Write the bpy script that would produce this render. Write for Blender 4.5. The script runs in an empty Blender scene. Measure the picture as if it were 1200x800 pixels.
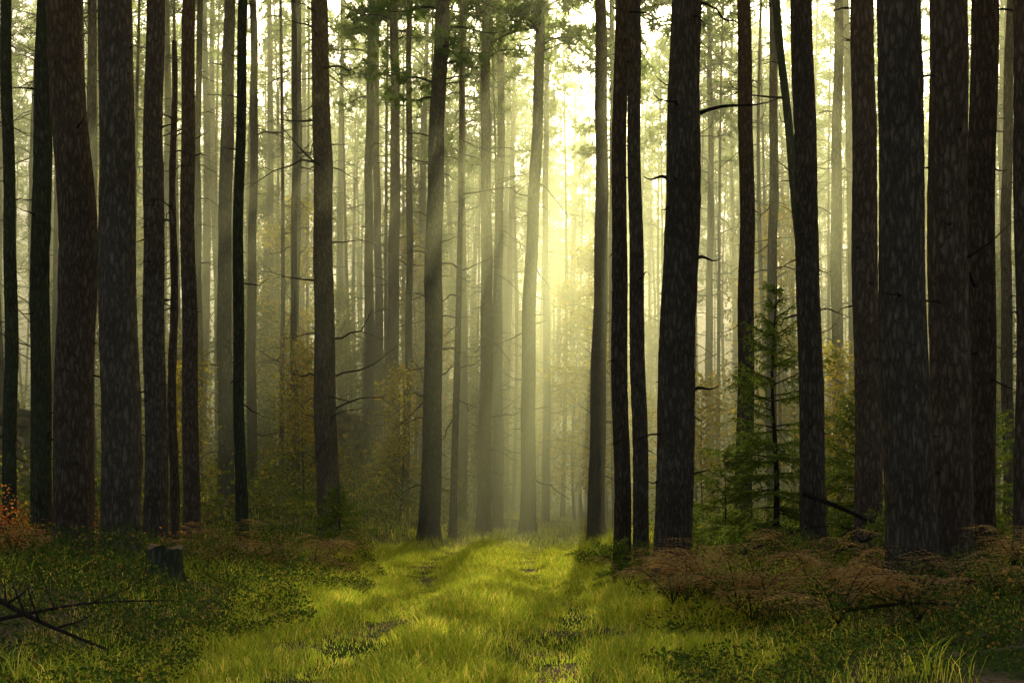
import bpy, math, random
import numpy as np
from mathutils import Vector, noise as mnoise
rng=np.random.default_rng(7); random.seed(7)
scene=bpy.context.scene
col=scene.collection
SAZ,SEL=5.0,27.0
TAZ=math.tan(math.radians(SAZ))

# ---------------------------------------------------------------- helpers
class MB:
    def __init__(s): s.v=[];s.f=[];s.m=[];s.s=[];s.n=0
    def add(s,v,f,mat=0,smooth=False):
        v=np.asarray(v,float).reshape(-1,3); f=np.asarray(f,int).reshape(-1,3)
        s.v.append(v); s.f.append(f+s.n); s.m.append(np.full(len(f),mat,np.int32)); s.s.append(np.full(len(f),smooth,bool)); s.n+=len(v)
    def mesh(s,name,mats):
        v=np.concatenate(s.v);f=np.concatenate(s.f);m=np.concatenate(s.m);sm=np.concatenate(s.s)
        me=bpy.data.meshes.new(name)
        me.vertices.add(len(v)); me.vertices.foreach_set('co',v.astype(np.float32).ravel())
        me.loops.add(len(f)*3); me.loops.foreach_set('vertex_index',f.astype(np.int32).ravel())
        me.polygons.add(len(f)); me.polygons.foreach_set('loop_start',np.arange(0,len(f)*3,3,dtype=np.int32))
        me.polygons.foreach_set('material_index',m); me.polygons.foreach_set('use_smooth',sm)
        for mt in mats: me.materials.append(mt)
        me.update(calc_edges=True); me.validate()
        return me
    def obj(s,name,mats,loc=(0,0,0)):
        o=bpy.data.objects.new(name,s.mesh(name,mats)); o.location=loc; col.objects.link(o); return o
def unit(v): return v/np.maximum(np.linalg.norm(v,axis=-1,keepdims=True),1e-9)
def tube(mb,pts,rad,sides=8,mat=0,cap=True):
    pts=np.asarray(pts,float); rad=np.asarray(rad,float); n=len(pts)
    t=unit(np.gradient(pts,axis=0))
    ref=np.array([0,1.,0]) if abs(t.mean(0)[1])<0.8 else np.array([1.,0,0])
    a=unit(np.cross(t,ref)); b=np.cross(t,a)
    th=np.linspace(0,2*np.pi,sides,endpoint=False)
    v=pts[:,None]+rad[:,None,None]*(np.cos(th)[None,:,None]*a[:,None]+np.sin(th)[None,:,None]*b[:,None])
    i=np.arange(n-1)[:,None]*sides; j=np.arange(sides)[None]; k=(j+1)%sides
    f=np.concatenate([np.stack([i+j,i+k,i+sides+k],-1).reshape(-1,3),np.stack([i+j,i+sides+k,i+sides+j],-1).reshape(-1,3)])
    vv=v.reshape(-1,3)
    if cap:
        vv=np.concatenate([vv,pts[-1:],pts[:1]]); c=n*sides
        j=np.arange(sides);k=(j+1)%sides
        f=np.concatenate([f,np.stack([(n-1)*sides+j,(n-1)*sides+k,np.full(sides,c)],-1),np.stack([k,j,np.full(sides,c+1)],-1)])
    mb.add(vv,f,mat,True)
def rdir(n):
    return unit(rng.normal(size=(n,3)))
def tris_from(mb,base,d,length,width,mat):
    n=len(base); p=unit(np.cross(d,rdir(n)))
    w=np.broadcast_to(np.asarray(width,float).reshape(-1,1),(n,1)); L=np.broadcast_to(np.asarray(length,float).reshape(-1,1),(n,1))
    v=np.stack([base-p*w/2,base+p*w/2,base+d*L],1)
    mb.add(v,np.arange(n*3),mat)
def tufts(mb,c,k,length,width,mat,bias=(0,0,.3)):
    n=len(c); b=np.repeat(c,k,0); d=unit(rdir(n*k)+np.asarray(bias))
    tris_from(mb,b,d,length*rng.uniform(.7,1.2,n*k),width,mat)
def leaves(mb,pos,size,mat,flat=0.5):
    n=len(pos); nn=unit(rdir(n)+np.array([0,0,flat])); a=unit(np.cross(nn,rdir(n))); b=np.cross(nn,a)
    s=(size*rng.uniform(.6,1.3,n))[:,None]
    v=np.stack([pos-a*s*.5,pos+b*s*.28,pos+a*s*.5,pos-b*s*.28],1)
    i=np.arange(n)[:,None]*4
    mb.add(v,np.concatenate([i+[0,1,2],i+[0,2,3]],1),mat)
_tab=rng.random((256,256))
def vn(x,y):
    xi=np.floor(x).astype(int);yi=np.floor(y).astype(int);fx=x-xi;fy=y-yi
    fx=fx*fx*(3-2*fx);fy=fy*fy*(3-2*fy)
    g=lambda a,b:_tab[a%256,b%256]
    return (g(xi,yi)*(1-fx)+g(xi+1,yi)*fx)*(1-fy)+(g(xi,yi+1)*(1-fx)+g(xi+1,yi+1)*fx)*fy
def sm(t): t=np.clip(t,0,1); return t*t*(3-2*t)
def cx(y): return -0.5+0.004*np.maximum(np.minimum(y,50)-18,0)**2+.35*np.sin((y-9)*.28)*np.exp(-((y-14)/9)**2)
def H(x,y):
    x=np.asarray(x,float);y=np.asarray(y,float)
    u=x-cx(y); au=np.abs(u)
    h=-0.035*np.exp(-((au-.75)/.3)**2)+0.05*np.exp(-(u/.5)**2)
    h=h+0.20*sm((au-1.4)/2.0)
    off=sm((au-1.0)/1.5)
    h=h+off*(0.28*(vn(x*.45+9,y*.45)-.5)+0.18*(vn(x*1.3,y*1.3)-.5))+0.06*(vn(x*2.5,y*2.5)-.5)+.09*np.sin(y*.55+1)*np.exp(-((y-16)/9)**2)
    h=h+1.4*sm((y-26)/12)*sm((-x-.8)/4)+0.7*sm((y-24)/12)*sm((-x-7)/5)
    h=h+0.35*sm((y-22)/12)*sm((x-5)/5)
    return h
def gapd(x,y): return abs(x-(-.4+TAZ*(y-16)))

# ---------------------------------------------------------------- materials
def newmat(name):
    m=bpy.data.materials.new(name); m.use_nodes=True; nt=m.node_tree; nt.nodes.clear()
    return m,nt,nt.nodes,nt.links
def ramp(N,stops):
    r=N.new('ShaderNodeValToRGB'); e=r.color_ramp.elements
    e[0].position,e[0].color=stops[0][0],(*stops[0][1],1); e[1].position,e[1].color=stops[-1][0],(*stops[-1][1],1)
    for p,c in stops[1:-1]:
        q=e.new(p); q.color=(*c,1)
    return r
def leafmat(name,stops,trans_mul=2.5,tfac=.5):
    m,nt,N,L=newmat(name)
    g=N.new('ShaderNodeNewGeometry'); r=ramp(N,stops); L.new(g.outputs['Random Per Island'],r.inputs[0])
    d=N.new('ShaderNodeBsdfDiffuse'); L.new(r.outputs[0],d.inputs[0])
    mul=N.new('ShaderNodeVectorMath'); mul.operation='MULTIPLY'; L.new(r.outputs[0],mul.inputs[0]); mul.inputs[1].default_value=tuple(trans_mul*k for k in (1.12,1.0,.7))
    t=N.new('ShaderNodeBsdfTranslucent'); L.new(mul.outputs[0],t.inputs[0])
    mx=N.new('ShaderNodeMixShader'); mx.inputs[0].default_value=tfac; L.new(d.outputs[0],mx.inputs[1]); L.new(t.outputs[0],mx.inputs[2])
    o=N.new('ShaderNodeOutputMaterial'); L.new(mx.outputs[0],o.inputs[0]); return m
def barkmat(name,low_a,low_b,high,z0=4,z1=10,moss=0.0,scale=1.0):
    m,nt,N,L=newmat(name)
    tc=N.new('ShaderNodeTexCoord'); oi=N.new('ShaderNodeObjectInfo')
    mp=N.new('ShaderNodeMapping'); mp.inputs['Scale'].default_value=(27*scale,27*scale,7.5*scale)
    L.new(tc.outputs['Object'],mp.inputs[0])
    cb=N.new('ShaderNodeCombineXYZ'); om=N.new('ShaderNodeMath'); om.operation='MULTIPLY'; om.inputs[1].default_value=200; L.new(oi.outputs['Random'],om.inputs[0]); L.new(om.outputs[0],cb.inputs[0]); L.new(om.outputs[0],cb.inputs[2]); L.new(cb.outputs[0],mp.inputs['Location'])
    nz=N.new('ShaderNodeTexNoise'); nz.inputs['Scale'].default_value=.9; nz.inputs['Detail'].default_value=7; nz.inputs['Roughness'].default_value=.7
    L.new(mp.outputs[0],nz.inputs[0])
    vm=N.new('ShaderNodeVectorMath'); vm.operation='MULTIPLY_ADD'; L.new(nz.outputs['Color'],vm.inputs[0]); vm.inputs[1].default_value=(3.0,3.0,3.0); L.new(mp.outputs[0],vm.inputs[2])
    vo=N.new('ShaderNodeTexVoronoi'); vo.feature='DISTANCE_TO_EDGE'; vo.inputs['Scale'].default_value=.75; L.new(vm.outputs[0],vo.inputs[0])
    cr=ramp(N,[(0,(.05,.05,.05)),(.3,(1,1,1))]); L.new(vo.outputs['Distance'],cr.inputs[0])
    mulc=N.new('ShaderNodeMath'); mulc.operation='MULTIPLY'; L.new(cr.outputs[0],mulc.inputs[0])
    nr=ramp(N,[(.32,(.25,.25,.25)),(.66,(1,1,1))]); L.new(nz.outputs[0],nr.inputs[0]); L.new(nr.outputs[0],mulc.inputs[1])
    n2=N.new('ShaderNodeTexNoise'); n2.inputs['Scale'].default_value=1.6; n2.inputs['Detail'].default_value=7; n2.inputs['Roughness'].default_value=.65; L.new(tc.outputs['Object'],n2.inputs[0])
    ca=ramp(N,[(.35,low_a),(.65,low_b)]); L.new(n2.outputs[0],ca.inputs[0])
    sx=N.new('ShaderNodeSeparateXYZ'); L.new(tc.outputs['Object'],sx.inputs[0])
    mr=N.new('ShaderNodeMapRange'); mr.inputs[1].default_value=z0; mr.inputs[2].default_value=z1; L.new(sx.outputs[2],mr.inputs[0])
    mx=N.new('ShaderNodeMix'); mx.data_type='RGBA'; L.new(mr.outputs[0],mx.inputs[0]); L.new(ca.outputs[0],mx.inputs[6]); mx.inputs[7].default_value=(*high,1)
    dk=N.new('ShaderNodeMix'); dk.data_type='RGBA'; L.new(mulc.outputs[0],dk.inputs[0]); L.new(mx.outputs[2],dk.inputs[7])
    hs=N.new('ShaderNodeHueSaturation'); hs.inputs['Value'].default_value=.28; L.new(mx.outputs[2],hs.inputs['Color']); L.new(hs.outputs[0],dk.inputs[6])
    src=dk.outputs[2]
    if moss>0:
        mm=N.new('ShaderNodeMix'); mm.data_type='RGBA'; rr=ramp(N,[(.62-moss*.3,(0,0,0)),(.8-moss*.15,(1,1,1))]); L.new(n2.outputs[0],rr.inputs[0]); L.new(rr.outputs[0],mm.inputs[0]); L.new(src,mm.inputs[6]); mm.inputs[7].default_value=(.11,.13,.05,1); src=mm.outputs[2]
    vh=N.new('ShaderNodeHueSaturation'); vr=N.new('ShaderNodeMapRange'); vr.inputs[3].default_value=.75; vr.inputs[4].default_value=1.2; L.new(oi.outputs['Random'],vr.inputs[0]); L.new(vr.outputs[0],vh.inputs['Value']); L.new(src,vh.inputs['Color']); src=vh.outputs[0]
    b=N.new('ShaderNodeBsdfDiffuse'); L.new(src,b.inputs[0])
    bp=N.new('ShaderNodeBump'); bp.inputs['Strength'].default_value=.9; bp.inputs['Distance'].default_value=.016; L.new(mulc.outputs[0],bp.inputs['Height']); L.new(bp.outputs[0],b.inputs['Normal'])
    o=N.new('ShaderNodeOutputMaterial'); L.new(b.outputs[0],o.inputs[0]); return m
M_bark=barkmat('pine_bark',(.27,.20,.125),(.38,.30,.20),(.54,.37,.20))
M_bark2=barkmat('pine_bark_red',(.28,.185,.11),(.39,.28,.18),(.58,.36,.17),4,9)
M_barkm=barkmat('mossy_bark',(.18,.17,.09),(.28,.25,.14),(.30,.26,.14),moss=.6)
M_twig=barkmat('twig_bark',(.12,.09,.06),(.20,.15,.11),(.20,.15,.10),scale=3)
M_needle=leafmat('pine_needles',[(0,(.04,.08,.018)),(.5,(.07,.115,.02)),(1,(.12,.15,.03))],4.4,.6)
M_spruce=leafmat('spruce_needles',[(0,(.04,.07,.02)),(.5,(.07,.11,.024)),(1,(.14,.155,.03))],4.0,.55)
M_grass=leafmat('grass_blades',[(0,(.07,.105,.014)),(.6,(.125,.16,.018)),(.85,(.20,.2,.03)),(1,(.32,.25,.09))],5.0,.75)
M_bil=leafmat('bilberry_leaves',[(0,(.025,.05,.012)),(.6,(.045,.08,.018)),(.9,(.10,.10,.02)),(1,(.22,.13,.04))],3.0,.5)
M_birch=leafmat('birch_leaves',[(0,(.15,.16,.015)),(.6,(.26,.23,.02)),(1,(.36,.26,.02))],3,.7)
M_under=leafmat('shrub_leaves',[(0,(.06,.10,.015)),(.6,(.10,.14,.02)),(1,(.26,.20,.03))],3.2,.6)
M_red=leafmat('autumn_leaves',[(0,(.45,.08,.03)),(.5,(.55,.20,.05)),(1,(.40,.28,.06))],1.8,.5)
M_fern=leafmat('bracken_fronds',[(0,(.34,.17,.07)),(.45,(.50,.31,.13)),(.8,(.55,.42,.17)),(1,(.22,.24,.05))],1.8,.5)

def groundmat():
    m,nt,N,L=newmat('forest_floor')
    tc=N.new('ShaderNodeTexCoord')
    n1=N.new('ShaderNodeTexNoise'); n1.inputs['Scale'].default_value=1.3; n1.inputs['Detail'].default_value=7; L.new(tc.outputs['Object'],n1.inputs[0])
    n2=N.new('ShaderNodeTexNoise'); n2.inputs['Scale'].default_value=35; n2.inputs['Detail'].default_value=6; L.new(tc.outputs['Object'],n2.inputs[0])
    a=ramp(N,[(.3,(.09,.06,.03)),(.7,(.32,.23,.13))]); L.new(n2.outputs[0],a.inputs[0])
    g=ramp(N,[(.3,(.03,.05,.012)),(.7,(.09,.12,.025))]); L.new(n2.outputs[0],g.inputs[0])
    k=ramp(N,[(.45,(0,0,0)),(.58,(1,1,1))]); L.new(n1.outputs[0],k.inputs[0])
    mx=N.new('ShaderNodeMix'); mx.data_type='RGBA'; L.new(k.outputs[0],mx.inputs[0]); L.new(a.outputs[0],mx.inputs[6]); L.new(g.outputs[0],mx.inputs[7])
    b=N.new('ShaderNodeBsdfDiffuse'); L.new(mx.outputs[2],b.inputs[0])
    bp=N.new('ShaderNodeBump'); bp.inputs['Strength'].default_value=.8; bp.inputs['Distance'].default_value=.03; L.new(n2.outputs[0],bp.inputs['Height']); L.new(bp.outputs[0],b.inputs['Normal'])
    o=N.new('ShaderNodeOutputMaterial'); L.new(b.outputs[0],o.inputs[0]); return m
M_ground=groundmat()
def woodend():
    m,nt,N,L=newmat('cut_wood')
    tc=N.new('ShaderNodeTexCoord'); n=N.new('ShaderNodeTexNoise'); n.inputs['Scale'].default_value=4; n.inputs['Detail'].default_value=5; L.new(tc.outputs['Object'],n.inputs[0])
    r=ramp(N,[(.3,(.16,.09,.04)),(.7,(.5,.31,.15))]); L.new(n.outputs[0],r.inputs[0])
    b=N.new('ShaderNodeBsdfDiffuse'); L.new(r.outputs[0],b.inputs[0])
    o=N.new('ShaderNodeOutputMaterial'); L.new(b.outputs[0],o.inputs[0]); return m
M_cut=woodend()

# ---------------------------------------------------------------- ground
xs=np.concatenate([-np.geomspace(1500,16,26)[:-1],np.arange(-16,16.01,.14),np.geomspace(16,1500,26)[1:]])
ys=np.concatenate([-np.geomspace(300,4,16)[:-1],np.arange(-4,6,.6),np.arange(6,30,.14),np.arange(30,70,.5),np.geomspace(70,2500,30)])
X,Y=np.meshgrid(xs,ys); Z=H(X,Y)
nx,ny=len(xs),len(ys); i=(np.arange(ny-1)[:,None]*nx+np.arange(nx-1)[None]).ravel()
mb=MB(); mb.add(np.stack([X,Y,Z],-1).reshape(-1,3),np.concatenate([np.stack([i,i+1,i+nx+1],-1),np.stack([i,i+nx+1,i+nx],-1)]),0,True)
mb.obj('forest_ground',[M_ground])

# ---------------------------------------------------------------- crowns
def crown(mb,z0,z1,R,nb=34,tm=1,bm=0,dens=1.0,xy=(0,0)):
    C=[]
    for b in range(nb):
        t=(b+rng.random())/nb; z=z0+(z1-z0)*t; a=rng.uniform(0,2*np.pi)
        prof=(math.sin(math.pi*min(1,.25+t*.8)))**.7
        L=R*prof*rng.uniform(.55,1.15); up=rng.uniform(-.05,.35)+.3*t
        s=np.linspace(0,1,5); bend=rng.uniform(-.5,.5)
        p=np.stack([xy[0]+L*s*np.cos(a+bend*s),xy[1]+L*s*np.sin(a+bend*s),z+L*up*s+.1*np.sin(s*5)],-1)
        tube(mb,p,.035*(1-s*.85)*(L/2+.3),3,bm,False)
        n=int(10*dens*L/1.5)+2
        q=rng.uniform(.3,1,n); k=np.stack([np.interp(q,s,p[:,j]) for j in range(3)],-1)
        k=k+rng.normal(size=(n,3))*np.array([.28,.28,.13])*(.6+L*.25)
        C.append(k)
    C=np.concatenate(C); tufts(mb,C,9,.33,.07,tm)
def twigs(mb,fx,z0,z1,n,rfun,mat,lmin=.15,lmax=1.1,sides=4,thick=.014):
    for _ in range(n):
        z=rng.uniform(z0,z1); a=rng.uniform(0,2*np.pi); L=rng.uniform(lmin,lmax)*(1 if rng.random()<.5 else .5)
        x,y=fx(z); r=rfun(z)*.8; s=np.linspace(0,1,6)
        up=rng.uniform(-.5,.6); w=rng.uniform(-.7,.7)
        p=np.stack([x+np.cos(a+w*s*.7)*(r+L*s),y+np.sin(a+w*s*.7)*(r+L*s),z+L*(up*s-.35*s*s+rng.uniform(-.2,.6)*s**3)],-1)
        p[1:-1]+=rng.normal(size=(4,3))*.025*L
        tube(mb,p,thick*(1.15-s)*(.6+.6*L),sides,mat,False)
        if L>.45:
            for q in (2,3,4):
                d=np.array([np.cos(a+rng.choice([-1,1])),np.sin(a+1.1),rng.uniform(-.5,.5)])*L*.35
                tube(mb,np.stack([p[q],p[q]+d*.5+[0,0,.02],p[q]+d]),np.array([.5,.4,.15])*thick*.8,3,mat,False)

def pine(name,x,y,r,ctrl=((0,0),(20,0)),Ht=22,mat=None,crownR=1.9,crown0=13,sides=30,tw=18,dz=.09,twmax=.8,extra=None,seed=0,dens=1.0):
    mb=MB(); cz=np.array([c[0] for c in ctrl]);cd=np.array([c[1] for c in ctrl])
    slope=(cd[-1]-cd[-2])/(cz[-1]-cz[-2])
    zt=max(7.5,(575/1667)*y+2.2)
    zt=min(zt,crown0+2)
    z=np.concatenate([np.arange(-.3,zt,dz),np.arange(zt,Ht,.6)])
    ph=rng.uniform(0,6,2)
    def off(q):
        q=np.asarray(q,float); v=0
        for dq in (-.7,-.35,0,.35,.7):
            w=np.clip(q+dq,0,None); v=v+np.where(w>cz[-1],cd[-1]+slope*.3*(w-cz[-1]),np.interp(w,cz,cd))/5
        return v+.03*np.sin(q*.55+ph[0])+.010*np.sin(q*2.1+ph[1]),.05*np.sin(q*.4+ph[1])
    rf=lambda q: np.maximum(r*.94*(1.07-.032*np.asarray(q)),.03)
    ox,oy=off(z)
    R=rf(z)*(1+.32*np.exp(-np.maximum(z,0)/.2)); R=R*np.clip((Ht-z)/3,.1,1)
    th=np.linspace(0,2*np.pi,sides,endpoint=False)
    rr=np.empty((len(z),sides))
    sd=seed*13.7+x*3.1
    kn=[(rng.uniform(.5,zt),rng.uniform(0,6.28),rng.uniform(.03,.08)) for _ in range(12)]
    for a in range(len(z)):
        for b in range(sides):
            c,s=math.cos(th[b]),math.sin(th[b])
            k=mnoise.noise(Vector((c*1.2+sd,s*1.2,z[a]*.6)))*.09
            if z[a]<zt:
                k+=(.5-abs(mnoise.noise(Vector((c*r*26+sd,s*r*26,z[a]*6.5)))))*.015/r-.02
                k+=.10*math.exp(-max(z[a],0)/.3)*math.sin(th[b]*4+sd)
            rr[a,b]=1+k
    for (kz,ka,kh) in kn:
        dth=(th-ka+np.pi)%(2*np.pi)-np.pi
        rr+=kh*np.exp(-((z[:,None]-kz)/.13)**2-(dth[None]/.5)**2)
    V=np.stack([ox[:,None]+R[:,None]*rr*np.cos(th),oy[:,None]+R[:,None]*rr*np.sin(th),np.repeat(z[:,None],sides,1)],-1)
    n=len(z); i=np.arange(n-1)[:,None]*sides; j=np.arange(sides)[None]; k=(j+1)%sides
    f=np.concatenate([np.stack([i+j,i+k,i+sides+k],-1).reshape(-1,3),np.stack([i+j,i+sides+k,i+sides+j],-1).reshape(-1,3)])
    mb.add(V.reshape(-1,3),f,0,True)
    fx=lambda q:(float(off(q)[0]),float(off(q)[1]))
    twigs(mb,fx,.8,min(zt+1,crown0+1),tw,lambda q:float(rf(q)),1,.05,twmax,5,.016)
    twigs(mb,fx,.8,min(zt+1,crown0+1),tw,lambda q:float(rf(q)),1,.03,.12,5,.02)
    if extra: extra(mb,fx,rf)
    if crownR>0: crown(mb,crown0,Ht+.6,crownR,30,2,1,dens,fx(17))
    o=mb.obj(name,[mat or M_bark,M_twig,M_needle],(x,y,float(H(x,y))))
    return o
def br22(mb,fx,rf):
    for z0,L,a,u in ((5.35,.95,0.1,.22),(3.7,.3,.1,.1),(2.2,.35,.2,.3),(4.6,.3,3.0,.2)):
        x,y=fx(z0); s=np.linspace(0,1,8)
        p=np.stack([x+np.cos(a)*(.15+L*s),y+np.sin(a)*L*s,z0+L*(u*s)+.03*np.sin(s*6)],-1)
        tube(mb,p,.022*(1.1-s*.9),6,1)
def sprigs(mb,fx,lst):
    for z0,L,a,u in lst:
        x,y=fx(z0); s=np.linspace(0,1,8)
        p=np.stack([x+np.cos(a)*L*s,y+np.sin(a)*L*s,z0+L*u*s+.06*np.sin(s*7)],-1)
        tube(mb,p,.03*(1.1-s),5,1)
        n=32; q=rng.uniform(.3,1.05,n); k=np.stack([np.interp(q,s,p[:,j]) for j in range(3)],-1)+rng.normal(size=(n,3))*[.2,.2,.12]
        tufts(mb,k,20,.18,.022,2)
def br14(mb,fx,rf): sprigs(mb,fx,((9.6,1.4,3.0,.35),(10.0,.9,.2,.3),(9.3,1.0,2.6,.2),(10.8,1.6,.4,.1),(11.2,1.5,2.9,.1),(10.3,.8,-1.2,.1)))
def brup(mb,fx,rf): sprigs(mb,fx,[(rng.uniform(10.5,14),rng.uniform(.8,1.8),rng.uniform(0,6.28),rng.uniform(0,.3)) for _ in range(7)])
T=[(-6.6,20,.15,((0,0),(8,.02)),M_barkm,1),(-4.97,16,.235,((0,0),(2,0),(3.8,.09),(5.5,-.02),(7,-.08)),M_bark2,1),
(-4.14,15,.215,((0,0),(7,-.02)),M_bark,1),(-5.02,20,.165,((0,0),(8,0)),M_bark,1),(-5.22,23,.135,((0,0),(9,.0)),M_bark2,1),
(-6.25,31,.18,((0,0),(12,.05)),M_bark,0),(-4.2,22,.09,((0,0),(4,-.02),(9,.03)),M_barkm,0),(-6.2,34,.12,((0,0),(12,0)),M_bark,0),
(-3.48,27,.225,((0,0),(5,-.08),(10.5,-.22)),M_bark2,2),(-5.8,38,.11,((0,0),(12,.1)),M_bark,0),(-4.03,40,.15,((0,0),(14,.05)),M_bark,5),
(-4.1,44,.15,((0,0),(14,-.1)),M_bark,0),(-3.15,38,.18,((0,0),(12,0)),M_bark2,5),(-1.75,30,.22,((0,0),(6,.1),(11.5,.3)),M_bark,3),
(-1.46,42,.14,((0,0),(12,0)),M_bark,5),(-.71,37,.19,((0,0),(12,.05)),M_bark,0),(-.45,42,.17,((0,0),(12,.1)),M_bark2,0),
(.37,36,.2,((0,0),(6,.1),(13,.33)),M_bark2,5),(1.15,48,.14,((0,0),(12,0)),M_bark,0),(1.92,32,.19,((0,0),(11,.1)),M_bark2,0),
(1.45,19,.115,((0,0),(8,.02)),M_bark2,1),(1.89,21,.12,((0,0),(4,-.02),(8.4,-.1)),M_bark,1),(1.78,16,.215,((0,0),(2.2,.03),(3.8,.1),(6.7,.22)),M_bark,4),
(3.94,24,.15,((0,0),(9,-.02)),M_bark2,1),(5.47,25,.09,((0,0),(5,-.35),(9.8,-.9)),M_barkm,0),(3.59,17,.155,((0,0),(4,-.04),(7,-.12)),M_bark,1),
(7.33,32,.15,((0,0),(12,0)),M_bark2,0),(3.98,16,.155,((0,0),(7,0)),M_bark2,1),(3.22,11.5,.2,((0,0),(5,-.05)),M_bark,1),
(3.86,12.5,.185,((0,0),(6,-.02)),M_bark2,1),(4.78,14.5,.16,((0,0),(6,.02)),M_bark2,1),(9.05,26,.11,((0,0),(9,.05)),M_bark2,0),(5.02,14,.1,((0,0),(6,0)),M_bark2,0),
(6.26,45,.14,((0,0),(12,0)),M_bark,5),(5.5,30,.12,((0,0),(11,0)),M_bark2,0),(-8.3,28,.12,((0,0),(10,0)),M_bark,0),(-8.5,24,.12,((0,0),(10,0)),M_barkm,0),
(-7.1,32,.09,((0,0),(12,.1)),M_bark2,5),(-5.0,33,.085,((0,0),(12,-.1)),M_bark,0),(-2.6,35,.10,((0,0),(12,.1)),M_bark2,0),(4.6,36,.10,((0,0),(12,0)),M_bark2,0),(2.9,40,.12,((0,0),(12,-.1)),M_bark,5)]
for n,(x,y,r,c,m,kind) in enumerate(T):
    near=y<25
    g=gapd(x,y) if 41<y<72 else 9
    shade_wall=31<y<41 and gapd(x,y)<5  # crowns lowered and thickened here to block sun from the near path
    edge=34<y<46 and gapd(x,y)>=3  # crowns thickened beside the sun gap to keep the side ground dark
    pine('pine_tree',x,y,r,c,22+rng.uniform(-2,2),m,(2.4 if (shade_wall or edge) else .9 if g<3 else (1.4 if near else 1.7)),12.3 if shade_wall else 13,
         30 if near else 16,(14 if near else 34)+(26 if kind in(2,3) else 0),.07 if near else .16,(.5 if near else 1.2) if kind!=2 else 1.6,
         {4:br22,3:br14,5:brup}.get(kind),n,1.6 if shade_wall else 1.2 if edge else (.55 if (near or g<3) else .8))
mb=MB(); z=np.linspace(-.2,7.6,60)
tube(mb,np.stack([.02*np.sin(z*2),.02*np.cos(z),z],-1),.07*(1.1-z*.07)*(1+.06*np.sin(z*9)),12,0)
twigs(mb,lambda q:(0,0),1,7,26,lambda q:.06,1,.1,.5,4,.012)
mb.obj('dead_pine_snag',[M_bark2,M_twig],(-5.0,21,float(H(-5.,21))))

# ---------------------------------------------------------------- distant forest
forest=bpy.data.objects.new('distant_pine_forest',None); col.objects.link(forest)
variants=[]
for k in range(12):
    thin=7<=k<10; dense=k>=10  # dense: heavy crowns added to block sun beside the gap and shape shafts
    mb=MB(); Ht=22+rng.uniform(-2,2.5)-(3 if thin else 0); z=np.concatenate([[-.4,0,.3],np.linspace(1,Ht,22)]); a=rng.uniform(0,6,3); am=rng.uniform(.05,.2)
    px=lambda q:(am*math.sin(q*.22+a[0]),am*math.sin(q*.25+a[1]))
    P=np.array([[*px(q),q] for q in z]); r0=rng.uniform(.055,.09) if thin else rng.uniform(.10,.16)
    tube(mb,P,r0*(1.08-.85*z/Ht)*(1+.3*np.exp(-np.maximum(z,0)/.3)),10,0)
    twigs(mb,px,1.5,14,36,lambda q:r0*.7,1,.3,1.6,3,.016)
    if dense: crown(mb,12.5,Ht+.6,2.5,38,2,1,1.1)
    else: crown(mb,(14 if thin else 12.8)+rng.uniform(-1,1.5),Ht+.6,rng.uniform(.7,1.0) if thin else rng.uniform(1.4,2.0),16 if thin else 29,2,1,.75)
    variants.append(mb.mesh('forest_pine',[[M_bark,M_bark2][k%2],M_twig,M_needle]))
placed=[(t[0],t[1]) for t in T]; cnt=0
def tryplace(x,y,mind,thin=False,dense=False):
    global cnt
    for (a,b) in placed:
        if (a-x)**2+(b-y)**2<mind*mind: return
    placed.append((x,y))
    o=bpy.data.objects.new('pine_%03d'%cnt,variants[random.randrange(7,10) if thin else (random.randrange(10,12) if dense else random.randrange(7))]); cnt+=1
    s=random.uniform(.88,1.12)*(1.1 if y>70 else 1); o.scale=(s,s,s); o.location=(x,y,float(H(x,y))); o.rotation_euler=(random.gauss(0,.014),random.gauss(0,.014),random.uniform(0,6.28))
    o.parent=forest; col.objects.link(o)
for _ in range(1900):
    y=24+100*random.random()**.9; w=.42*y+7; x=random.uniform(-w,w)
    if gapd(x,y)<2.9 and 40<y<70: continue
    if abs(x-float(cx(y)))<1.8 and y<50: continue
    if y<34 and abs(x)<9 : continue
    if vn(np.array(x*.16+40),np.array(y*.16))<.42 and y<95 and not (36<y<50 and abs(x)<9): continue
    tryplace(x,y,3.0,False,36<y<52 and gapd(x,y)<9 and random.random()<.6)
for _ in range(700):
    y=30+60*random.random(); w=.38*y+4; x=random.uniform(-w,w)
    if abs(x-float(cx(y)))<1.5 and y<60: continue
    tryplace(x,y,1.7,True)
for _ in range(100):
    x=random.uniform(-22,22); y=random.uniform(-14,26)
    if abs(x)<2.6+max(0,y)*.47+1.0 and y>-1.5: continue
    if abs(x+.5)<2.5 or y<0 and random.random()<.6: continue
    tryplace(x,y,4)

# ---------------------------------------------------------------- birches
def birch(Ht,spread,nl,leaf,mat):
    mb=MB(); z=np.linspace(-.2,Ht,14); tube(mb,np.stack([.15*np.sin(z*.5),.1*np.sin(z*.7),z],-1),.007*Ht*(1.05-z/Ht),7,0)
    C=[]
    for b in range(46):
        z0=rng.uniform(.12,.97)*Ht; a=rng.uniform(0,6.28); L=spread*(1.1-z0/Ht*.8)*rng.uniform(.5,1.1); s=np.linspace(0,1,6)
        p=np.stack([L*s*np.cos(a+.4*s),L*s*np.sin(a+.4*s),z0+L*(.7*s-.5*s*s)],-1); tube(mb,p,.018*(1.1-s)*min(1,Ht/7),4,0,False)
        n=nl//46; q=rng.uniform(.2,1.05,n); C.append(np.stack([np.interp(q,s,p[:,j]) for j in range(3)],-1)+rng.normal(size=(n,3))*[.2,.2,.22]*min(1,Ht/6))
    leaves(mb,np.concatenate(C),leaf,1); return mb.mesh('birch_tree',[M_twig,mat])
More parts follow.
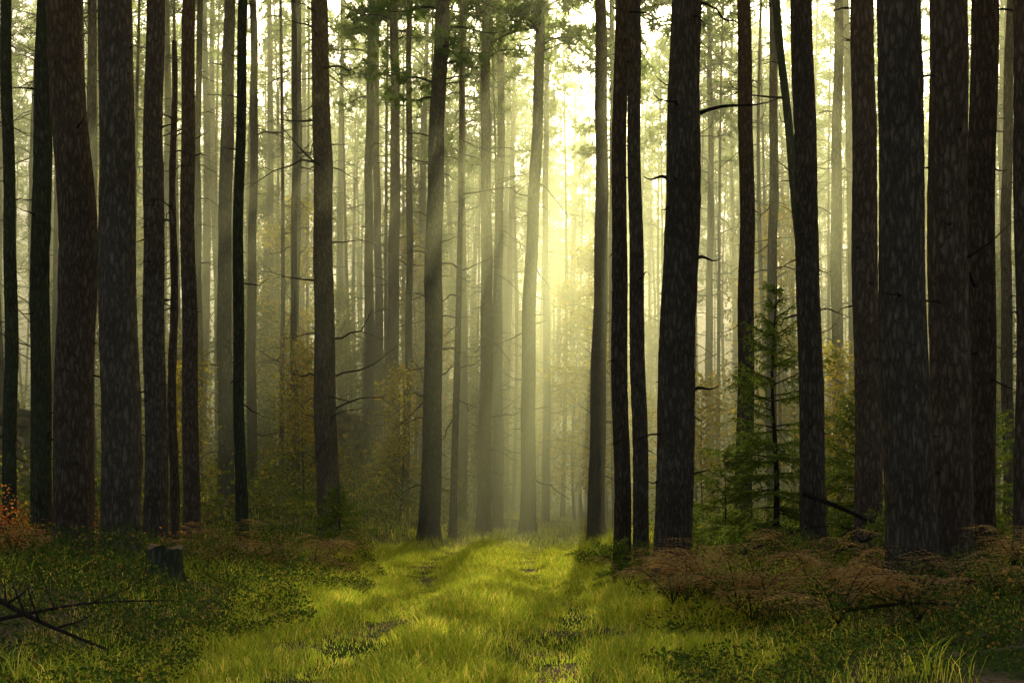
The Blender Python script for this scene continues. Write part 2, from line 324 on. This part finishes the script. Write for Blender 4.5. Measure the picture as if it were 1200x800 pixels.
bm=[birch(8.5,2.2,6000,.12,M_birch),birch(6,1.8,5000,.11,M_under),birch(10,2.6,8000,.13,M_birch),birch(13,2.8,8000,.14,M_under),birch(3.6,1.2,2600,.09,M_birch)]
for x,y,k in ((2.5,42,0),(3.6,54,2),(.6,60,0),(-7.5,40,1),(-10.5,36,1),(-2.6,58,2),(8.5,46,1),(12.5,44,2),(-14,50,2),(6,62,0),(-5.5,46,1),(11,33,1),(1.0,72,2),(-1,47,1),
  (-8,60,3),(-5,66,3),(-12,64,3),(5,70,3),(10,58,3),(-9,52,3),(-3,50,3),(-16,60,3),(14,56,3),(-6.8,43,0),(-3.2,46,0),(-11.5,42,3),(2.2,50,0),(7,38,0),
  (-4.6,31.5,4),(-6.6,29,4),(-2.6,33,4),(-5.4,35.5,4),(4.3,32,4),(3.2,36,4),(-8,33,4),(6.2,27,4)):
    o=bpy.data.objects.new('young_birch_tree',bm[k]); o.location=(x,y,float(H(x,y))); o.rotation_euler=(0,0,random.uniform(0,6)); col.objects.link(o)

# ---------------------------------------------------------------- young spruces
def spruce(name,x,y,Ht,R,dens=1.0,nw=17):
    mb=MB(); z=np.linspace(-.1,Ht,20); tube(mb,np.stack([.03*np.sin(z*2),.02*np.sin(z*3),z],-1),(.012*Ht)*(1.05-z/Ht),8,0)
    B=[];D=[]
    for w in range(nw):
        t=(w+.5)/nw; z0=Ht*(.06+.92*t); Lw=R*(1-t)**.7*(1 if t>.12 else .7)*rng.uniform(.8,1.15)+.06
        for b in range(rng.integers(4,7)):
            if rng.random()>.88*dens: continue
            a=rng.uniform(0,6.28); L=Lw*rng.uniform(.45,1.25); s=np.linspace(0,1,8)
            up=.5*t+.05-.2*(1-t)+rng.uniform(-.14,.14)
            p=np.stack([L*s*np.cos(a),L*s*np.sin(a),z0+rng.uniform(-.05,.05)+L*(up*s-.3*s*s*(1-t)+.16*s**3)],-1)
            tube(mb,p,.008*(1.15-s)*(Ht/3.5),4,0,False)
            st=max(5,int(L/.05))
            for q in np.linspace(.12,.97,st):
                c=np.array([np.interp(q,s,p[:,j]) for j in range(3)])
                for sg in (-1,1):
                    if rng.random()<.12: continue
                    l=.45*L*(1.08-q)**.8*rng.uniform(.5,1.25)+.05
                    aa=a+sg*rng.uniform(.6,1.1); d=np.array([math.cos(aa),math.sin(aa),rng.uniform(-.7,.1)])*l
                    n=max(5,int(l/.010)); u=rng.uniform(.05,1,n)[:,None]
                    B.append(c+d*u); D.append(unit(unit(d)*.9+rng.normal(size=(n,3))*.75))
                    mb.add([c,c+[0,0,.004],c+d],[0,1,2],0)
            n=int(L/.008)+4; u=rng.uniform(.25,1,n); c=np.stack([np.interp(u,s,p[:,j]) for j in range(3)],-1); B.append(c); D.append(unit(unit(p[-1]-p[0])+rng.normal(size=(n,3))*.8))
    B=np.concatenate(B);D=np.concatenate(D); tris_from(mb,B,D,rng.uniform(.035,.05,len(B)),.014,1)
    return mb.obj(name,[M_twig,M_spruce],(x,y,float(H(x,y))))
spruce('young_spruce_tree',3.38,18.3,3.7,1.15,1.0,17)
spruce('young_spruce_tree',4.75,19.5,2.5,1.0,1.1,14)
spruce('young_spruce_tree',2.75,18.5,1.5,.8,1.1,9)
spruce('young_spruce_tree',2.1,17.2,.8,.6,1.2,7)
spruce('young_spruce_tree',1.25,17.5,.6,.4,1.2,6)
spruce('young_spruce_tree',2.5,15.6,.65,.5,1.2,6)
spruce('young_spruce_tree',7.2,22,2.6,.9,1.1,12)
spruce('young_spruce_tree',3.9,13.9,.8,.6,1.2,7)
spruce('young_spruce_tree',-3.0,24.5,1.1,.6,1.1,8)
spruce('young_spruce_tree',-6.2,26,1.6,.8,1.1,10)

# ---------------------------------------------------------------- grass
def blades(mb,px,py,h,w,mat,lean=.45):
    n=len(px); b=np.stack([px,py,H(px,py)-.01],-1); a=rng.uniform(0,2*np.pi,n); d=np.stack([np.cos(a),np.sin(a),np.zeros(n)],-1)
    t=rng.uniform(0,2*np.pi,n); p=np.stack([np.cos(t),np.sin(t),np.zeros(n)],-1)
    L=(lean*h*rng.uniform(.2,1.4,n))[:,None]; hh=h[:,None]*np.array([0,0,1]); ww=np.broadcast_to(np.asarray(w),(n,))[:,None]
    v=np.stack([b-p*ww/2,b+p*ww/2,b+hh*.6+d*L*.35-p*ww*.35,b+hh*.6+d*L*.35+p*ww*.35,b+hh*(1-.15*lean)+d*L],1)
    i=np.arange(n)[:,None]*5
    mb.add(v,np.concatenate([i+[0,1,3],i+[0,3,2],i+[2,3,4]],1),mat)
mb=MB()
n=460000; y=7+21*rng.random(n)**.9; x=rng.uniform(-1,1,n)*3.0+cx(y)
u=np.abs(x-cx(y)); patch=vn(x*1.1+3,y*1.1); p2=vn(x*3.1,y*3.1); p3=vn(x*7,y*7); rut=np.exp(-((u-.75)/.22)**2)
keep=rng.random(n)<np.clip((1.1-.75*rut*sm((patch-.2)/.4))*(1-sm((u-1.5)/1.0)*.85)*(.15+patch*.8+.5*(p2-.3)+.4*(p3-.4)),0,1)
x,y,u,rut,patch,p2,p3=[q[keep] for q in (x,y,u,rut,patch,p2,p3)]
h=(.03+.05*vn(x*2.2,y*2.2)+.08*p2**2+.06*p3**2+.18*np.exp(-(u/.4)**2)*vn(x*3+5,y*1.5)**2+.12*sm((u-1.2)/.8)*p2)*(1-.55*rut)*rng.uniform(.4,1.4,len(x))
blades(mb,x,y,h,.0065,0,.7)
n=60000; y=rng.uniform(7,34,n); x=rng.uniform(-1,1,n)*(4+.45*y); k=(np.abs(x-cx(y))>1.6)&(vn(x*.9,y*.9)>.55); x=x[k];y=y[k]
blades(mb,x,y,rng.uniform(.1,.34,len(x)),.007,0,.7)
n=80000; y=rng.uniform(27,60,n); x=rng.uniform(-1,1,n)*(6+.25*y)+cx(np.minimum(y,50)); blades(mb,x,y,rng.uniform(.08,.25,n),.016,0,.6)
mb.obj('grass',[M_grass])

# ---------------------------------------------------------------- low shrubs
def mound(mb,n,xr,yr,fh,size,mat,thr=.4,fr=.6,excl=1.9,sd=0):
    y=rng.uniform(*yr,n); x=rng.uniform(*xr,n); m=vn(x*fr+sd,y*fr+sd*2)
    k=(np.abs(x-cx(np.minimum(y,50)))>excl+.8*(m-.5))&(m>thr)&(np.abs(x)<4.5+.47*y); x=x[k];y=y[k];m=m[k]
    hh=fh*(.35+(m-thr)/(1-thr))*(.4+1.1*vn(x*3+sd,y*3)); z=H(x,y)+hh*rng.random(len(x))**.55
    leaves(mb,np.stack([x,y,z],-1),size,mat,.6)
mb=MB()
mound(mb,270000,(-11,-1.2),(7.5,23),.34,.032,0,.2,.7,1.5,3)
mound(mb,230000,(.6,11),(7.5,23),.32,.032,0,.22,.7,1.5,8)
mb.obj('bilberry_bushes',[M_bil])
mb=MB()
mound(mb,90000,(-22,-1.2),(25,46),1.5,.085,0,.38,.45,2.2,5)
mound(mb,60000,(1,24),(23,50),.9,.08,0,.4,.45,2.2,12)
mound(mb,50000,(-26,26),(48,80),2.2,.13,0,.35,.3,1.2,2)
mb.obj('undergrowth_shrubs',[M_under])
mb=MB()
for X0,Y0,R0,n in ((-6.5,19.3,.5,800),(-7.4,20,.6,1000),(-5.6,18.7,.4,600),(-6.9,17.6,.45,600),(-4.9,17.5,.3,250),(-7.6,21.5,.8,1100),(-5.9,20.5,.55,800),(-4.6,19,.35,300),(-3.4,18.8,.3,250)):
    for _ in range(16):
        e=np.array([X0+rng.normal()*R0*.5,Y0+rng.normal()*R0*.5,float(H(X0,Y0))+R0*rng.uniform(.5,1.3)]); b=np.array([X0+rng.normal()*.1,Y0,float(H(X0,Y0))-.05])
        tube(mb,np.stack([b,(b+e)/2+[0,0,.08],e]),[.008,.006,.002],4,1,False)
        m=n//16; q=rng.uniform(.4,1.05,m)[:,None]; leaves(mb,b+(e-b)*q+rng.normal(size=(m,3))*.09*R0/.5,.05,0)
mb.obj('autumn_bilberry_bush',[M_red,M_twig])

# ---------------------------------------------------------------- bracken
def frond(mb,base,a,L,up,mat):
    s=np.linspace(0,1,12); d=np.array([math.cos(a),math.sin(a),0]); sd=np.array([-math.sin(a),math.cos(a),0])
    p=base+np.outer(L*s*.8,d)+np.outer(L*(up*s-(up*.75+.1)*s*s),[0,0,1.])
    tube(mb,p,.005*(1.1-s),4,1,False)
    for q in np.linspace(.2,.99,14):
        c=np.array([np.interp(q,s,p[:,j]) for j in range(3)])
        for sg in (-1,1):
            l=L*.34*math.sin(math.pi*min(1,.22+q*.78))**.8+.01
            dd=unit((sd*sg+d*.45+np.array([0,0,rng.uniform(-.35,.1)])))
            n=6; u=np.linspace(.08,1,n); cc=c+np.outer(u*l,dd)
            for s2 in (-1,1):
                e=cc+unit(d*s2+dd*.5)*(l*.2*(1.1-u))[:,None]+[0,0,-.004]
                v=np.stack([cc-dd*l*.06,cc+dd*l*.06,e],1); mb.add(v,np.arange(n*3),mat)
mb=MB()
def ferns(x0,x1,y0,y1,k,Lr=(.4,.8)):
    for _ in range(k):
        x,y=rng.uniform(x0,x1),rng.uniform(y0,y1); a0=rng.uniform(0,6)
        for j in range(rng.integers(3,6)):
            frond(mb,np.array([x,y,float(H(x,y))+.12]),a0+j*1.4+rng.uniform(-.3,.3),rng.uniform(*Lr),rng.uniform(.9,1.9),0)
ferns(1.2,3.0,11.5,16,20); ferns(1.6,4.6,9.3,12,20); ferns(-4.2,-2.3,16,20,22,(.4,.9)); ferns(-6,-4.4,13,17,8); ferns(4.5,7,13,18,10); ferns(-7.5,-4.8,18,23,14)
mb.obj('bracken_ferns',[M_fern,M_twig])

# ---------------------------------------------------------------- stumps, fallen branches, log piles
def stump(x,y,r,h):
    mb=MB(); sd=22; z=np.array([-.1,0,.06,.14,h*.6,h*.97,h]); th=np.linspace(0,2*np.pi,sd,endpoint=False)
    R=r*np.array([1.7,1.5,1.25,1.1,1.0,1.0,.97]); V=[]
    for a in range(len(z)):
        for b in range(sd):
            k=1+.12*math.sin(th[b]*5+x)*math.exp(-z[a]*6)+.07*mnoise.noise(Vector((math.cos(th[b])*3,math.sin(th[b])*3,z[a]*4)))
            V.append((R[a]*k*math.cos(th[b]),R[a]*k*math.sin(th[b]),z[a]+((.02*math.sin(th[b]*3)+.05*mnoise.noise(Vector((th[b]*2,x,0)))) if a>=5 else 0)))
    i=np.arange(len(z)-1)[:,None]*sd;j=np.arange(sd)[None];k=(j+1)%sd
    f=np.concatenate([np.stack([i+j,i+k,i+sd+k],-1).reshape(-1,3),np.stack([i+j,i+sd+k,i+sd+j],-1).reshape(-1,3)])
    mb.add(V,f,0,True)
    top=np.array(V[-sd:]); j=np.arange(sd); mb.add(np.concatenate([top,[[0,0,h-.01]]]),np.stack([j,(j+1)%sd,np.full(sd,sd)],-1),1)
    mb.obj('tree_stump',[M_barkm,M_cut],(x,y,float(H(x,y))))
stump(-3.55,18,.24,.38); stump(-3.1,12.7,.16,.36); stump(-4.0,19,.14,.34); stump(4.0,13.3,.2,.3)
def fallen(x0,y0,z0,x1,y1,z1,r,nb=6):
    mb=MB(); s=np.linspace(0,1,14)[:,None]; a=np.array([x0,y0,float(H(x0,y0))+z0]);b=np.array([x1,y1,float(H(x1,y1))+z1])
    p=a+(b-a)*s+np.concatenate([.04*np.sin(s*7),.04*np.cos(s*5),.05*np.sin(s*3.1)],1); tube(mb,p,r*(1.1-s[:,0]*.8),7,0)
    for _ in range(nb):
        q=rng.integers(3,13); d=rdir(1)[0]*rng.uniform(.15,.5); d[2]=abs(d[2])*.6
        tube(mb,np.stack([p[q],p[q]+d*.5,p[q]+d+[0,0,.03]]),[r*.35,r*.25,r*.08],4,0,False)
    mb.obj('fallen_branch',[M_twig])
fallen(-3.9,9.6,.45,-2.5,8.7,.2,.025); fallen(-3.5,9.2,.25,-2.5,10.4,.35,.014)
fallen(3.2,15.6,.9,4.7,15.0,.05,.026,9); fallen(3.0,15.0,.1,4.6,15.4,.5,.022,9); fallen(3.5,14.6,.05,4.4,14.4,.35,.02,8)
fallen(2.9,14.2,.08,3.8,15.2,.6,.018,8); fallen(-4.9,17.6,.05,-3.3,18.6,.3,.03,8); fallen(-2.9,17.0,.05,-2.1,18.1,.12,.02,5)
fallen(3.8,10.4,.15,2.6,10.9,.3,.02,7); fallen(-5.5,15,.4,-3.4,14.1,.15,.02,7); fallen(2.2,9.6,.2,3.1,9.1,.32,.014,9); fallen(2.4,14.8,.35,3.3,14.9,.5,.016,9)
def logpile(x,y,cols,rows,r):
    mb=MB(); z0=float(H(x,y))-.1
    for rw in range(rows):
        for c in range(cols-rw%2-(rw>rows-2)*3):
            rr=r*rng.uniform(.6,1.0); px=(c-cols/2+.5*(rw%2))*2*r+rng.uniform(-.3,.3)*r; pz=r+rw*r*1.74+rng.uniform(-.2,.2)*r; yo=rng.uniform(-.15,.15)
            s=np.linspace(0,1,5); p=np.stack([np.full(5,px),yo-1+2.2*s,pz+0*s],-1); tube(mb,p,np.full(5,rr),12,0,False)
            th=np.linspace(0,2*np.pi,12,endpoint=False); j=np.arange(12)
            for yy in (yo-1.0,yo+1.2):
                mb.add(np.concatenate([np.stack([px+rr*.98*np.cos(th),np.full(12,yy),pz+rr*.98*np.sin(th)],-1),[[px,yy-.005,pz]]]),np.stack([j,(j+1)%12,np.full(12,12)],-1),1)
    mb.obj('log_pile',[M_bark,M_cut],(x,y,z0))
logpile(-4.5,38.5,7,8,.13); logpile(-11.2,31,8,9,.13)

# ---------------------------------------------------------------- mist (two stacked layers)
def mist(name,lo,hi,dens,c,g):
    mb=MB(); (a,b,d),(e,f,h)=lo,hi
    V=[(a,b,d),(e,b,d),(e,f,d),(a,f,d),(a,b,h),(e,b,h),(e,f,h),(a,f,h)]
    F=[0,2,1,0,3,2,4,5,6,4,6,7,0,1,5,0,5,4,1,2,6,1,6,5,2,3,7,2,7,6,3,0,4,3,4,7]
    mb.add(V,F)
    m,nt,N,L=newmat(name); v=N.new('ShaderNodeVolumeScatter'); v.inputs['Color'].default_value=(*c,1); v.inputs['Density'].default_value=dens; v.inputs['Anisotropy'].default_value=g
    ab=N.new('ShaderNodeVolumeAbsorption'); ab.inputs['Color'].default_value=(*c,1); ab.inputs['Density'].default_value=dens
    ad=N.new('ShaderNodeAddShader'); L.new(v.outputs[0],ad.inputs[0]); L.new(ab.outputs[0],ad.inputs[1])
    o=N.new('ShaderNodeOutputMaterial'); L.new(ad.outputs[0],o.inputs['Volume']); mb.obj(name,[m])
mist('canopy_mist',(-90,24,8.01),(90,150,22),.013,(.97,1,.62),.68)
mist('ground_mist',(-90,24,-3),(90,150,8),.034,(.97,1,.62),.68)

# ---------------------------------------------------------------- light
az,el=math.radians(SAZ),math.radians(SEL)
d=Vector((-math.sin(az)*math.cos(el),-math.cos(az)*math.cos(el),-math.sin(el)))
sl=bpy.data.lights.new('sun','SUN'); sl.energy=5; sl.angle=math.radians(.5); sl.color=(1,.91,.55)
so=bpy.data.objects.new('sun',sl); so.rotation_euler=d.to_track_quat('-Z','Y').to_euler(); so.location=(10,60,40); col.objects.link(so)
w=bpy.data.worlds.new('World'); scene.world=w; w.use_nodes=True; N=w.node_tree.nodes; bg=N['Background']
sky=N.new('ShaderNodeTexSky'); sky.sky_type='NISHITA'; sky.sun_disc=False; sky.sun_elevation=el; sky.sun_rotation=az; sky.dust_density=8
w.node_tree.links.new(sky.outputs[0],bg.inputs[0]); bg.inputs[1].default_value=.15
cam=bpy.data.cameras.new('camera'); cam.lens=50; cam.sensor_width=36; cam.shift_y=.146; cam.clip_end=4000; cam.clip_start=.1
co=bpy.data.objects.new('camera',cam); co.location=(0,0,1.15); co.rotation_euler=(math.radians(90),0,0); col.objects.link(co); scene.camera=co
scene.view_settings.view_transform='Standard'; scene.view_settings.look='None'; scene.view_settings.exposure=0
print('trees',cnt)
